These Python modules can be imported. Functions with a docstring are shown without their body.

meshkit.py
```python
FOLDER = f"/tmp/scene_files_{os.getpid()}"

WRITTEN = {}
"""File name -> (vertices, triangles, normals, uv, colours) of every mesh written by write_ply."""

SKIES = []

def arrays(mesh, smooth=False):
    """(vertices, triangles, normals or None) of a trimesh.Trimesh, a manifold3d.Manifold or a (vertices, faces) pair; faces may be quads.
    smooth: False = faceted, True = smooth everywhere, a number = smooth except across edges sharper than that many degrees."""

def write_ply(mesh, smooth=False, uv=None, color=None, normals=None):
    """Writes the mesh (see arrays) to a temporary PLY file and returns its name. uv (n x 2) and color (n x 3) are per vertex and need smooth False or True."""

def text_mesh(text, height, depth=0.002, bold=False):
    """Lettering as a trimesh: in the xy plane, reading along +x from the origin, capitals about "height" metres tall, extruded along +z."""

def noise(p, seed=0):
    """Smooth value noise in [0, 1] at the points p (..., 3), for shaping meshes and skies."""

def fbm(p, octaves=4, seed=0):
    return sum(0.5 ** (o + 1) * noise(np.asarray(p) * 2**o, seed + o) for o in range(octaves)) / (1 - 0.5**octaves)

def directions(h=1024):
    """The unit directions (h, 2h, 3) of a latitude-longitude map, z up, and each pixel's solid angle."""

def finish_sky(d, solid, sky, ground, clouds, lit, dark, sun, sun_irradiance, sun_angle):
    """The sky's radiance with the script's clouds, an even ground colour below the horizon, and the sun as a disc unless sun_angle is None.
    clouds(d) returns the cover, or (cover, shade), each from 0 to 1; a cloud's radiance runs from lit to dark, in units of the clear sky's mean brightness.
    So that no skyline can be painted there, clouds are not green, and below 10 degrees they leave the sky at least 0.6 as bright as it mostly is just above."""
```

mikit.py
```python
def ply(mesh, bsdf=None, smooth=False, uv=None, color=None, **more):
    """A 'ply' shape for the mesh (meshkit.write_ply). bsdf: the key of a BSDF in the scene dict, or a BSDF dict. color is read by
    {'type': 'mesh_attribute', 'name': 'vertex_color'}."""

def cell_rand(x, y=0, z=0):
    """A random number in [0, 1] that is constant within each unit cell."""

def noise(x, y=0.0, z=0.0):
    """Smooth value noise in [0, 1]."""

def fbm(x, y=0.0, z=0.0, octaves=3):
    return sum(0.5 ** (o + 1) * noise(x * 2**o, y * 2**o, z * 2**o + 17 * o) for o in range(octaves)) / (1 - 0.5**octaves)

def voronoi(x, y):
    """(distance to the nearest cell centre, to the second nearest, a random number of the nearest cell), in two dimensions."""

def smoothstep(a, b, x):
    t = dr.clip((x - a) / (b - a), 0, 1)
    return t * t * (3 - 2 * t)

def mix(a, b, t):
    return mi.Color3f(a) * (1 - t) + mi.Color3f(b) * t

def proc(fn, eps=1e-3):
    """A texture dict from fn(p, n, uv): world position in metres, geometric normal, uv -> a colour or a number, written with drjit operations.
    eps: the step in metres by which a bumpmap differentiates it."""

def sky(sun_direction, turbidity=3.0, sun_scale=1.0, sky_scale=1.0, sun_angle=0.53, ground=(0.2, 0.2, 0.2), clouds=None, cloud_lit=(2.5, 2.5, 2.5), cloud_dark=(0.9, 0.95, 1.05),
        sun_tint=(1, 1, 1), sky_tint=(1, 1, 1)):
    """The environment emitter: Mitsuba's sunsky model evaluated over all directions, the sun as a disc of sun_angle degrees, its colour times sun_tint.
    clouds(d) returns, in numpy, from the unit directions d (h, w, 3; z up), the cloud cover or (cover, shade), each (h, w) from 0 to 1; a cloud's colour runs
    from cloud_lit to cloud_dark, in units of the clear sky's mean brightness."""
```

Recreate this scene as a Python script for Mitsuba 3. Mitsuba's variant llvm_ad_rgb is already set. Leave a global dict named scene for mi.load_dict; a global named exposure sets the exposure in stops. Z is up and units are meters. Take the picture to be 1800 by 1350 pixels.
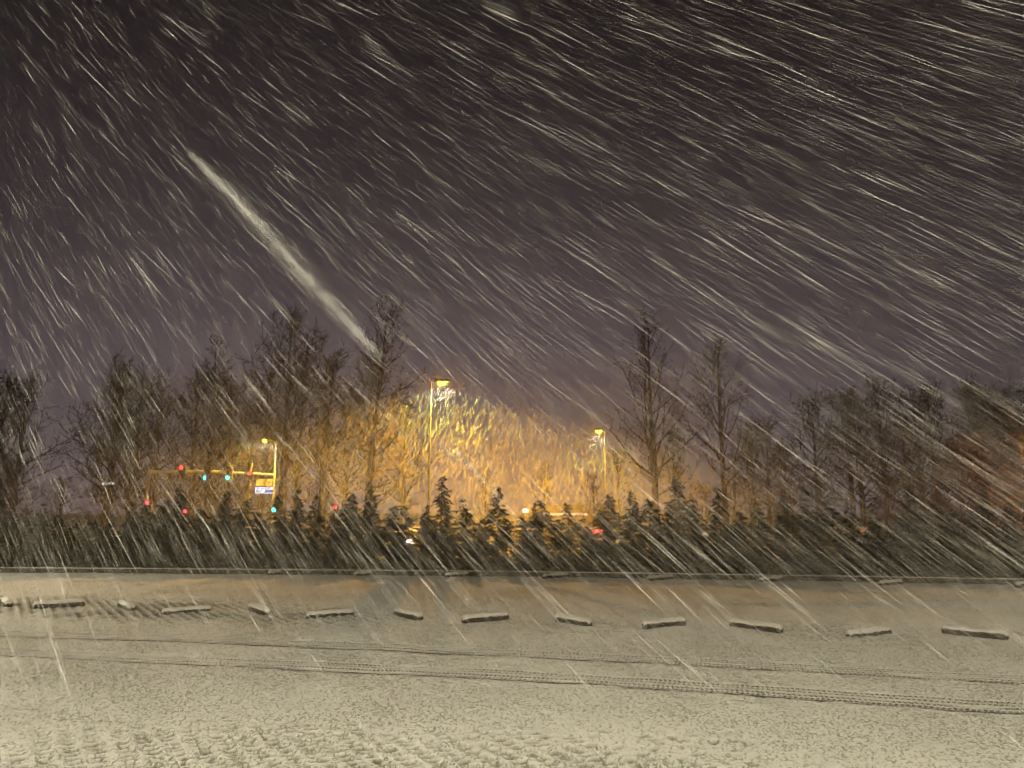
import math
import numpy as np, trimesh, mitsuba as mi, drjit as dr
import mikit, meshkit
from mikit import ply, proc

scene, labels = {}, {}
T = mi.ScalarTransform4f
RNG = np.random.default_rng(7)

# ------------------------------------------------------------------ camera, sky, exposure, lamps
exposure = 0.0
CAM = np.array([0.0, 0.0, 2.0])
PITCH = math.radians(9.95)
scene['camera'] = {
    'type': 'thinlens', 'fov': 69.4, 'fov_axis': 'x', 'aperture_radius': 0.0030, 'focus_distance': 26.0,
    'near_clip': 0.05, 'far_clip': 2000.0,
    'to_world': T().look_at(origin=CAM.tolist(), target=[0, math.cos(PITCH), 2.0 + math.sin(PITCH)], up=[0, 0, 1]),
    'medium': {'type': 'ref', 'id': 'haze_air'}}


def night_cloud(d):
    """low snow cloud lit by the town ahead: it glows near the horizon and fades upwards and to the sides"""
    el = np.degrees(np.arcsin(np.clip(d[..., 2], 0, 1)))
    az = np.degrees(np.arctan2(d[..., 0], d[..., 1]))
    glow = np.exp(-(el / 16.5) ** 1.4) * (0.30 + 0.70 * np.exp(-((az + 6) / 40.0) ** 2)) + 0.02
    n = meshkit.fbm(d * 5.0, 4, seed=3)
    return np.ones(el.shape), 1 - np.clip(glow * (0.8 + 0.4 * n), 0, 1)


scene['sky'] = {**mikit.sky([0.0, -1.0, 0.15], turbidity=6, sun_scale=0.0, sky_scale=1.0, ground=(0.02, 0.02, 0.02), clouds=night_cloud,
                            cloud_lit=(2.75, 2.10, 2.65), cloud_dark=(0.02, 0.012, 0.02)), 'sampling_weight': 1.5}
SODIUM = np.array([1.0, 0.47, 0.040])
LOTLIGHT = np.array([1.0, 0.895, 0.61])


def spot(key, at, to, rgb, cutoff=68.0, beam=58.0, weight=1.0):
    scene[key] = {'type': 'spot', 'to_world': T().look_at(origin=list(at), target=list(to), up=[0.1, 1, 0.05]),
                  'intensity': {'type': 'rgb', 'value': [float(c) for c in rgb]}, 'cutoff_angle': cutoff, 'beam_width': beam, 'sampling_weight': float(weight)}


HEDGE = [(-24.0, 27.45), (-12.0, 26.45), (0.0, 25.2), (10.0, 23.4), (22.0, 20.6)]   # the foot of the hedge


def hedge_y(x):
    return np.interp(x, [p[0] for p in HEDGE], [p[1] for p in HEDGE])


# ------------------------------------------------------------------ helpers
def rgbd(c, rough=None):
    c = {'type': 'rgb', 'value': list(c)}
    return {'type': 'twosided', 'b': {'type': 'diffuse', 'reflectance': c} if rough is None else {'type': 'principled', 'base_color': c, 'roughness': rough}}


def glow(rgb):
    return {'type': 'area', 'radiance': {'type': 'rgb', 'value': [float(c) for c in rgb]}, 'sampling_weight': 0.02}


def number(name):
    key, k = name, 0
    while key in scene or key in labels or any(s.startswith(key + '__') for s in scene):
        k += 1
        key = f'{name}_{k:03d}'
    return key


def tag(key, label, category=None, group=None, kind=None):
    labels[key] = {'label': label}
    for k, v in (('category', category), ('group', group), ('kind', kind)):
        if v:
            labels[key][k] = v
    return key


def part(holder, name, mesh, bsdf, smooth=False, **more):
    key = number(f'{holder}__{name}')
    scene[key] = ply(mesh, bsdf, smooth, **more)
    return key


def box(x0, x1, y0, y1, z0, z1):
    m = trimesh.creation.box((x1 - x0, y1 - y0, z1 - z0))
    m.apply_translation(((x0 + x1) / 2, (y0 + y1) / 2, (z0 + z1) / 2))
    return m


def cat(ms):
    return trimesh.util.concatenate(ms)


def tubes(polys, sides=5):
    """polys: list of (points (n,3), radii (n)); one mesh (v, f), built group by group"""
    groups = {}
    for p, r in polys:
        groups.setdefault(len(p), []).append((p, r))
    V, Fc, at = [], [], 0
    for n, items in groups.items():
        P = np.array([i[0] for i in items], float)
        R = np.array([i[1] for i in items], float)
        t = np.gradient(P, axis=1)
        t /= np.linalg.norm(t, axis=2, keepdims=True) + 1e-12
        a = np.cross(t, np.where(np.abs(t[..., 2:]) < 0.95, [0, 0, 1.0], [1.0, 0, 0]))
        a /= np.linalg.norm(a, axis=2, keepdims=True) + 1e-12
        b = np.cross(t, a)
        ang = np.arange(sides) * 2 * np.pi / sides
        v = P[:, :, None] + R[:, :, None, None] * (np.cos(ang)[:, None] * a[:, :, None] + np.sin(ang)[:, None] * b[:, :, None])
        k = len(items)
        i, j = np.meshgrid(np.arange(n - 1), np.arange(sides), indexing='ij')
        q = np.stack([i * sides + j, i * sides + (j + 1) % sides, (i + 1) * sides + (j + 1) % sides, (i + 1) * sides + j], -1).reshape(-1, 4)
        q = (q[None] + (np.arange(k) * n * sides)[:, None, None]).reshape(-1, 4) + at
        V.append(v.reshape(-1, 3))
        Fc.append(np.vstack([q[:, [0, 1, 2]], q[:, [0, 2, 3]]]))
        at += k * n * sides
    return np.vstack(V), np.vstack(Fc)


def rod(points, r, sides=10):
    """a capped tube along a polyline, as a trimesh"""
    p = np.array(points, float)
    rr = np.broadcast_to(r, len(p)).astype(float)
    e0, e1 = p[0] + (p[0] - p[1]) * 1e-4, p[-1] + (p[-1] - p[-2]) * 1e-4
    v, f = tubes([(np.vstack([e0, p, e1]), np.concatenate([[1e-4], rr, [1e-4]]))], sides)
    return trimesh.Trimesh(v, f, process=False)


def unit(v):
    v = np.asarray(v, float)
    return v / (np.linalg.norm(v, axis=-1, keepdims=True) + 1e-12)


# ------------------------------------------------------------------ materials
def bark_fn(p, n, uv):
    k = mikit.fbm(p.x * 18, p.y * 18, p.z * 4)
    return mikit.mix((0.05, 0.040, 0.030), (0.13, 0.105, 0.08), k)


scene['mat_bark'] = {'type': 'twosided', 'b': {'type': 'diffuse', 'reflectance': proc(bark_fn)}}
scene['mat_twig'] = rgbd((0.080, 0.055, 0.038))
scene['mat_needles'] = rgbd((0.022, 0.038, 0.018))
scene['mat_needles_b'] = rgbd((0.030, 0.044, 0.020))
scene['mat_flake'] = {'type': 'principledthin', 'base_color': {'type': 'rgb', 'value': [0.92, 0.92, 0.94]}, 'roughness': 0.9, 'diff_trans': 0.9, 'spec_trans': 0.0}


def galv_fn(p, n, uv):
    return mikit.mix((0.26, 0.26, 0.25), (0.40, 0.40, 0.39), mikit.fbm(p.x * 9, p.y * 9, p.z * 2))


scene['mat_pale_steel'] = rgbd((.80, .80, .79), .6)
scene['mat_steel'] = {'type': 'twosided', 'b': {'type': 'principled', 'base_color': proc(galv_fn), 'roughness': 0.5, 'metallic': 0.2}}
scene['mat_white'] = rgbd((0.8, 0.8, 0.78), 0.5)
scene['mat_black'] = rgbd((0.018, 0.018, 0.018), 0.5)
scene['mat_lens_dark'] = rgbd((0.03, 0.03, 0.035), 0.2)


def wood_fn(p, n, uv):
    k = mikit.fbm(p.x * 14, p.y * 14, p.z * 30)
    return mikit.mix((0.018, 0.015, 0.012), (0.07, 0.058, 0.042), k)


scene['mat_wet_wood'] = {'type': 'twosided', 'b': {'type': 'principled', 'base_color': proc(wood_fn), 'roughness': 0.65}}


def snow_bump(p, n, uv):
    return mikit.fbm(p.x * 26, p.y * 26, 0.0, 3) + 0.6 * mikit.noise(p.x * 95, p.y * 95, p.z * 40)


scene['mat_snow'] = {'type': 'bumpmap', 'tex': proc(snow_bump, eps=4e-3), 'scale': 0.016,
                     'b': {'type': 'twosided', 'b': {'type': 'diffuse', 'reflectance': {'type': 'rgb', 'value': [0.80, 0.80, 0.80]}}}}
def grit(p, n, uv):
    # grit and grass tips showing between the grains of the thin snow
    g = .55 * mikit.noise(p.x * 62, p.y * 44, 3.0) + .45 * mikit.noise(p.x * 118, p.y * 90, 9.0)
    big = mikit.fbm(p.x * .7, p.y * .7, 1.0, 3)
    return .74 * mikit.smoothstep(.48, .74, g + .25 * (big - .5)) + .05


scene['mat_lot'] = {'type': 'twosided', 'b': {'type': 'bumpmap', 'tex': proc(snow_bump, eps=4e-3), 'scale': 0.024,
                    'b': {'type': 'blendbsdf', 'weight': proc(grit), 'a': {'type': 'diffuse', 'reflectance': {'type': 'mesh_attribute', 'name': 'vertex_color'}},
                          'b': {'type': 'diffuse', 'reflectance': {'type': 'rgb', 'value': [.16, .155, .10]}}}}}


def rough_snow(p, n, uv):
    k = mikit.smoothstep(0.55, 0.75, mikit.fbm(p.x * 1.7, p.y * 1.7, 0.0, 4))
    return mikit.mix((0.66, 0.66, 0.66), (0.07, 0.065, 0.05), k * 0.7)


scene['mat_verge'] = {'type': 'twosided', 'b': {'type': 'diffuse', 'reflectance': proc(rough_snow)}}


def slush(p, n, uv):
    k = mikit.fbm(p.x * 0.5, p.y * 3.0, 0.0, 4)
    return mikit.mix((0.05, 0.05, 0.05), (0.45, 0.45, 0.45), mikit.smoothstep(0.45, 0.75, k))


scene['mat_road'] = {'type': 'twosided', 'b': {'type': 'principled', 'base_color': proc(slush), 'roughness': 0.35}}

# ------------------------------------------------------------------ the setting: ground sheets
scene['ground'] = ply(box(-118, 118, -28, 128, -0.6, -0.10), 'mat_verge')
tag('ground', 'snow dusted grass verges around the car park and road', kind='structure')
scene['road'] = ply(box(-110, 110, 31.0, 36.2, -0.096, -0.092), 'mat_road')
tag('road', 'wet slushy road running behind the hedge', kind='structure')
scene['road_001'] = ply(box(-31.5, -21.5, 36.8, 120, -0.096, -0.091), 'mat_road')
tag('road_001', 'slushy road leading away under the signal gantry', kind='structure')

# the car park: a snow-covered lot, one sheet with the relief of lumpy snow, paver dents and two wheel tracks
PA = math.radians(34.0)
PU = np.array([math.cos(PA), math.sin(PA)])
PV = np.array([-math.sin(PA), math.cos(PA)])
TRACKS = [np.array([(-13.0, 12.7), (-7.55, 11.43), (-4.91, 10.86), (-3.08, 10.48), (-0.5, 9.9), (1.37, 9.42), (3.03, 8.9), (5.37, 8.2), (11.0, 6.4)]),
          np.array([(-13.0, 14.1), (-8.74, 13.17), (-5.33, 12.53), (-2.64, 11.95), (-0.58, 11.43), (1.8, 10.85), (3.79, 10.25), (6.3, 9.5), (11.0, 7.9)])]


def track_y(k, x):
    from scipy.interpolate import PchipInterpolator
    return PchipInterpolator(TRACKS[k][:, 0], TRACKS[k][:, 1])(x)


def dents(x, y):
    """0..1: how deep the snow has sunk into the holes of the grass pavers"""
    u, v = x * PU[0] + y * PU[1], x * PV[0] + y * PV[1]
    p = np.stack([x, y, 0 * x], -1)
    cu, cv = u / 0.19, v / 0.125 + 0.5 * (np.floor(u / 0.19) % 2)
    hole = np.clip(1.15 - 2.6 * np.abs(cu % 1 - 0.5), 0, 1) * np.clip(1.25 - 2.4 * np.abs(cv % 1 - 0.5), 0, 1)
    cell = meshkit.noise(np.stack([np.floor(cu), np.floor(cv), 0 * cu], -1) + 0.0, 5)
    row = np.interp(x, [-20, 20], [19.4, 10.0])       # the line of the near wheel stops
    zone = np.exp(-((y - row) / 1.9) ** 2) * np.interp(x, [-9, -5, 0, 9], [1.0, 0.9, 0.66, 0.72])
    zone2 = np.exp(-(np.maximum(y - 6.6, 0) / 0.9) ** 2) * np.interp(x, [-5, -2.2, 0.5, 3, 4], [1.0, 0.9, 0.6, 0.3, .22])
    patch = meshkit.fbm(p * 0.55, 3, 21)
    many = np.clip(1.35 * zone + 1.6 * zone2, 0, 1) * np.clip((patch - 0.22) * 3.0, 0, 1)
    stripes = zone * np.interp(x, [-8, -4.5, -1], [1, 0.6, 0.0]) * np.clip(1.1 - 2.2 * np.abs(cu % 1 - 0.5), 0, 1) * 0.85
    return np.clip(hole * (many > 0.25 + 0.75 * cell) * (0.35 + 0.65 * many) * 1.2 + stripes * (0.5 + meshkit.noise(p * 3, 4)), 0, 1)


def height(x, y):
    p = np.stack([x, y, 0 * x], -1)
    h = 0.030 * meshkit.fbm(p * 1.1, 3, 1) + 0.012 * meshkit.noise(p * 9.0, 2) + 0.020 * meshkit.noise(p * 27.0, 3)
    h -= 0.046 * dents(x, y)
    for k in (0, 1):
        d = np.abs(y - track_y(k, np.clip(x, -12.9, 10.9)))
        h -= 0.035 * np.clip((0.30 - d) / 0.05, 0, 1) * (np.abs(x) < 12)
    return h


def sheet(xs, ys):
    gx, gy = np.meshgrid(xs, ys)
    gz = height(gx, gy) - 0.03
    ny, nx = gx.shape
    i, j = np.meshgrid(np.arange(ny - 1), np.arange(nx - 1), indexing='ij')
    q = np.stack([i * nx + j, i * nx + j + 1, (i + 1) * nx + j + 1, (i + 1) * nx + j], -1).reshape(-1, 4)
    p = np.stack([gx, gy, 0 * gx], -1)
    bare = np.clip((dents(gx, gy) - 0.2) * 1.5, 0, 1) * 0.92
    bare = bare.reshape(-1, 1)
    col = np.array([0.86, 0.86, 0.85]) * (1 - bare) + np.array([0.06, 0.058, 0.04]) * bare
    return np.stack([gx, gy, gz], -1).reshape(-1, 3), np.vstack([q[:, [0, 1, 2]], q[:, [0, 2, 3]]]), col


SPLIT = 11.0
sheets = [sheet(np.linspace(-9.4, 9.4, 600), np.concatenate([np.arange(4.4, 7.5, 0.022), np.arange(7.5, SPLIT - .01, 0.034), [SPLIT]])),
          sheet(np.linspace(-16.0, 16.0, 600), np.concatenate([np.arange(SPLIT, 19, 0.062), np.arange(19, 28.6, 0.14)])),
          sheet(np.linspace(-16.0, -9.4, 30), np.linspace(4.4, SPLIT, 36)), sheet(np.linspace(9.4, 16.0, 30), np.linspace(4.4, SPLIT, 36))]
at = np.cumsum([0] + [len(x[0]) for x in sheets])
scene['car_park'] = ply((np.vstack([x[0] for x in sheets]), np.vstack([x[1] + a for x, a in zip(sheets, at)])), 'mat_lot', True, color=np.vstack([x[2] for x in sheets]))
tag('car_park', 'snow covered car park surface with sunken paver dents', kind='structure')
scene['car_park__snow_apron'] = ply(cat([box(-70, -16.0, -27, 28.6, -0.09, -0.012), box(16.0, 70, -27, 28.6, -0.09, -0.012), box(-16.0, 16.0, -27, 4.4, -0.09, -0.012)]), 'mat_snow')


def tread(p, n, uv):
    """packed tread bars with the wet surface showing between them"""
    a = dr.abs(dr.abs(uv.y) - 0.135)
    s = uv.x / 0.056 + a * 5.0
    bar = mikit.smoothstep(0.24, 0.42, dr.abs(s - dr.floor(s) - 0.5))
    rib = mikit.smoothstep(0.016, 0.008, a) + mikit.smoothstep(0.095, 0.112, a)
    worn = mikit.fbm(uv.x * 1.5, uv.y * 6, 0.0, 3)
    snow = dr.clip(bar + rib + mikit.smoothstep(0.50, 0.75, worn) * 0.7, 0, 1)
    return mikit.mix((0.12, 0.115, 0.09), (0.80, 0.80, 0.79), snow)


scene['mat_tread'] = {'type': 'twosided', 'b': {'type': 'diffuse', 'reflectance': proc(tread)}}
for k in (0, 1):
    x = np.arange(-11.9, 10.9, 0.019)
    y = track_y(k, np.clip(x, -12.9, 10.9))
    s = np.concatenate([[0], np.cumsum(np.hypot(np.diff(x), np.diff(y)))])
    nrm = unit(np.stack([-np.gradient(y, x), np.ones_like(x)], -1))
    w = np.linspace(-0.275, 0.275, 29)
    S, W = np.meshgrid(s, w, indexing='ij')
    X, Y = x[:, None] + nrm[:, :1] * w, y[:, None] + nrm[:, 1:] * w
    A = np.abs(np.abs(W) - 0.135)
    ph = (S / 0.056 + A * 5.0) % 1.0
    bar = np.clip((np.abs(ph - 0.5) - 0.24) / 0.18, 0, 1)
    rib = np.clip((0.018 - A) / 0.008, 0, 1) + np.clip((A - 0.09) / 0.02, 0, 1)
    base = 0.030 * meshkit.fbm(np.stack([X, Y, 0 * X], -1) * 1.1, 3, 1) + 0.018 - 0.03
    Z = base - 0.022 + 0.020 * np.clip(bar + rib, 0, 1) + 0.006 * meshkit.noise(np.stack([X, Y, 0 * X], -1) * 30, 8)
    n0, n1 = X.shape
    i, j = np.meshgrid(np.arange(n0 - 1), np.arange(n1 - 1), indexing='ij')
    q = np.stack([i * n1 + j, (i + 1) * n1 + j, (i + 1) * n1 + j + 1, i * n1 + j + 1], -1).reshape(-1, 4)
    key = part('car_park', 'tyre_track', (np.stack([X, Y, Z], -1).reshape(-1, 3), np.vstack([q[:, [0, 1, 2]], q[:, [0, 2, 3]]])), 'mat_tread', True, uv=np.stack([S, W], -1).reshape(-1, 2))
    labels[key] = {'label': ('tyre track nearest the camera', 'tyre track closer to the wheel stops')[k] + ' pressed in the snow'}

# timber edging along the foot of the hedge, snow lying on its top edge
edge = tag('timber_edging', 'long low dark timber board edging under the hedge with a line of snow on top', 'edging')
pts = [np.array([x, hedge_y(x) - 0.55]) for x in np.linspace(-24, 22, 47)]
boards, caps = [], []
for a, b in zip(pts[:-1], pts[1:]):
    L, ang = np.linalg.norm(b - a), math.atan2(*(b - a)[::-1])
    m = box(0, L - 0.006, -0.03, 0.03, -0.12, 0.145)
    c = box(0, L - 0.001, -0.034, 0.034, 0.147, 0.172 + RNG.uniform(-0.006, 0.006))
    for o in (m, c):
        o.apply_transform(trimesh.transformations.rotation_matrix(ang, [0, 0, 1]))
        o.apply_translation([*a, 0])
    boards.append(m)
    caps.append(c)
for m in boards:
    part(edge, 'board', m, 'mat_wet_wood')
part(edge, 'snow_cap', cat(caps), 'mat_snow')


# ------------------------------------------------------------------ wheel stops (short logs pinned to the ground), snow on top
def stop_meshes(seed, L, r, snow):
    rng = np.random.default_rng(seed)
    n, sides = 26, 18
    t = np.linspace(0, 1, n)
    endr = np.clip(np.minimum(t, 1 - t) / 0.03, 0, 1) ** 0.5
    a = np.arange(sides) * 2 * np.pi / sides
    A, Tt = np.meshgrid(a, t)
    R = r * (0.35 + 0.65 * endr)[:, None] * (1 + 0.05 * np.sin(3 * A + 7 * Tt + rng.uniform(0, 6)))
    log = np.stack([(Tt - 0.5) * L, R * np.cos(A), R * np.sin(A) + r * 0.62], -1).reshape(-1, 3)
    i, j = np.meshgrid(np.arange(n - 1), np.arange(sides), indexing='ij')
    q = np.stack([i * sides + j, (i + 1) * sides + j, (i + 1) * sides + (j + 1) % sides, i * sides + (j + 1) % sides], -1).reshape(-1, 4)
    f = [q[:, [0, 1, 2]], q[:, [0, 2, 3]]]
    v = np.vstack([log, [[-L / 2, 0, r * 0.62], [L / 2, 0, r * 0.62]]])
    jj = np.arange(sides)
    f.append(np.stack([np.full(sides, n * sides), jj, (jj + 1) % sides], -1))
    f.append(np.stack([np.full(sides, n * sides + 1), (n - 1) * sides + (jj + 1) % sides, (n - 1) * sides + jj], -1))
    body = (v, np.vstack(f))
    n2, m2 = 40, 11
    t2, w2 = np.linspace(0, 1, n2), np.linspace(-1, 1, m2)
    W, T2 = np.meshgrid(w2, t2)
    e = np.clip(np.minimum(T2, 1 - T2) / 0.05, 0, 1) ** 0.5
    ang = np.pi / 2 - W * (1.02 + 0.2 * meshkit.noise(np.stack([T2 * 14, W * 0 + seed, W * 0], -1), 3))
    th = snow * e * np.sqrt(np.clip(1 - W * W, 0, 1)) * (0.65 + 0.7 * meshkit.noise(np.stack([T2 * L * 16, W * 2.2, W * 0 + seed], -1), 5))
    rr = r * (1.045 * (0.42 + 0.58 * e)) + th - 0.01 * (np.abs(W) > 0.99)
    cap = np.stack([(T2 - 0.5) * L * 1.005, rr * np.cos(ang), rr * np.sin(ang) + r * 0.62], -1).reshape(-1, 3)
    i, j = np.meshgrid(np.arange(n2 - 1), np.arange(m2 - 1), indexing='ij')
    q = np.stack([i * m2 + j, (i + 1) * m2 + j, (i + 1) * m2 + j + 1, i * m2 + j + 1], -1).reshape(-1, 4)
    return body, (cap, np.vstack([q[:, [0, 2, 1]], q[:, [0, 3, 2]]]))


ORD = 'first second third fourth fifth sixth seventh eighth ninth tenth eleventh twelfth thirteenth fourteenth fifteenth sixteenth'.split()


NUM = {20: 'twenty', 30: 'thirty', 40: 'forty', 50: 'fifty', 60: 'sixty', 70: 'seventy', 80: 'eighty', 90: 'ninety'}


def ordinal(n):
    """1 -> first, 42 -> forty second"""
    if n <= 16:
        return ORD[n - 1]
    if n < 20:
        return ('seventeenth', 'eighteenth', 'nineteenth')[n - 17]
    t, u = n // 10 * 10, n % 10
    return NUM[t] + ' ' + ORD[u - 1] if u else NUM[t][:-1] + 'ieth'


def wheel_stop(seed, x, y, deg, L, r, snow, label, group):
    key = tag(number('wheel_stop'), label, 'wheel stop', group)
    z = float(height(np.array([x]), np.array([y]))[0]) - 0.045
    M = trimesh.transformations.rotation_matrix(math.radians(deg), [0, 0, 1])
    M[:3, 3] = x, y, z
    for name, (v, f), mat, sm in zip(('log', 'snow_cap'), stop_meshes(seed, L, r, snow), ('mat_wet_wood', 'mat_snow'), (40, True)):
        part(key, name, (v @ M[:3, :3].T + M[:3, 3], f), mat, sm)


near = [(-11.35, 17.2, -53, 1.02, .085), (-9.89, 16.75, 33.5, .98, .075), (-8.33, 16.56, -52, 1.02, .085), (-6.79, 16.03, 34.5, .97, .07), (-5.23, 15.9, -54, 1.02, .08), (-3.62, 15.33, 32, .97, .07),
        (-2.05, 15.13, -54, 1.0, .08), (-0.5, 14.54, 33.5, 1.02, .078), (1.13, 14.21, -53, .95, .072), (2.73, 13.82, 28, .95, .075), (4.29, 13.56, -50, 1.03, .08), (6.02, 13.0, 28, 1.03, .08), (7.65, 12.77, -49.5, .98, .08)]
for k, (x, y, a, L, r) in enumerate(near):
    if k == 0:
        lab = 'snow capped log wheel stop cut off by the left edge of the near row'
    elif k == len(near) - 1:
        lab = 'rightmost log wheel stop of the near row, dark face to the camera'
    elif a > 0:
        lab = f'crosswise snow capped log wheel stop, {ORD[k // 2]} such from the left in the near row'
    else:
        lab = f'end-on snow capped log wheel stop, {ORD[k // 2]} such from the left in the near row'
    wheel_stop(100 + k, x, y, a, L, r * 1.08, .022, lab, 'log wheel stops in the near row')
far = [(-16.58, 27.05), (-13.4, 26.5), (-10.65, 26.2), (-7.67, 25.55), (-4.72, 25.1), (-1.72, 24.63), (1.39, 24.1), (4.58, 23.46), (7.77, 22.87), (10.91, 21.94), (14.31, 21.26)]
for k, (x, y) in enumerate(far):
    lab = 'log wheel stop at the right edge of the far row in front of the hedge' if k == len(far) - 1 else f'snow dusted log wheel stop, {ORD[k]} from the left in the far row before the hedge'
    wheel_stop(200 + k, x, y, 42 - k, 1.05, .085, .022, lab, 'log wheel stops in the far row')


# ------------------------------------------------------------------ trees
def branch(rng, p, d, L, n, up, wob):
    pts, d = [p], unit(d)
    for _ in range(n - 1):
        d = unit(d + np.array([0, 0, up]) + rng.normal(0, wob, 3))
        pts.append(pts[-1] + d * L / (n - 1))
    return np.array(pts)


def tree_polys(seed, H, r0, first, spread, n1, n2, n3, up=0.10, elev=(25, 62), twig=0.011, shape=0.75, lean=(0, 0), side_bias=None):
    rng = np.random.default_rng(seed)
    nt = 16
    t = np.linspace(0, 1, nt)
    wob = np.cumsum(rng.normal(0, 0.035, (nt, 2)), 0) * (H / 12) * t[:, None]
    trunk = np.stack([wob[:, 0] + lean[0] * t, wob[:, 1] + lean[1] * t, t * H], -1)
    rad = r0 * (1 - t) ** 0.75 + 0.014
    rad[0] *= 1.25
    big, small = [], []
    for k in range(n1):
        u = (k + rng.uniform(0, 1)) / n1
        tt = first + (0.99 - first) * u
        p = np.array([np.interp(tt, t, trunk[:, c]) for c in range(3)])
        az = k * 2.4 + rng.normal(0, 0.5)
        e = math.radians(elev[0] + (elev[1] - elev[0]) * u + rng.normal(0, 9))
        L = spread * ((1 - u) ** shape * 0.85 + 0.15 if shape > 0 else np.sin(np.pi * (.22 + .72 * u)) ** .8) * rng.uniform(0.7, 1.15) * (0.55 + 0.45 * min(1, u / 0.12))
        d = np.array([math.cos(az) * math.cos(e), math.sin(az) * math.cos(e), math.sin(e)])
        b = branch(rng, p, d, L, 7, up, 0.13)
        rb = max(0.42 * np.interp(tt, t, rad), twig * 1.4) * np.linspace(1, 0.3, 7)
        big.append((b, np.maximum(rb, twig)))
        for m in range(n2):
            s = 0.18 + 0.82 * (m + rng.uniform(0, 1)) / n2
            q = np.array([np.interp(s * 6, np.arange(7), b[:, c]) for c in range(3)])
            dd = unit(np.gradient(b, axis=0)[min(int(s * 6), 6)])
            sd = unit(np.cross(dd, rng.normal(0, 1, 3)))
            L2 = L * rng.uniform(0.22, 0.45) * (1.15 - 0.6 * s) + 0.15
            b2 = branch(rng, q, dd * 0.75 + sd * 0.75, L2, 5, up * 0.8, 0.18)
            small.append((b2, np.maximum(np.linspace(1.5, 0.9, 5) * twig, twig * 0.8)))
            for _ in range(n3):
                c = rng.integers(1, 5)
                b3 = branch(rng, b2[c], unit(b2[c] - b2[c - 1]) * 0.7 + unit(rng.normal(0, 1, 3)) * 0.75, L2 * rng.uniform(0.35, 0.75), 3, up, 0.2)
                small.append((b3, np.array([0.95, 0.85, 0.7]) * twig))
    return [(trunk, rad)], big, small


def put(mesh, loc, rz=0.0, s=1.0):
    v, f = mesh
    c, sn = math.cos(rz), math.sin(rz)
    return v @ (np.array([[c, sn, 0], [-sn, c, 0], [0, 0, 1]]) * s) + np.asarray(loc, float), f


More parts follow.
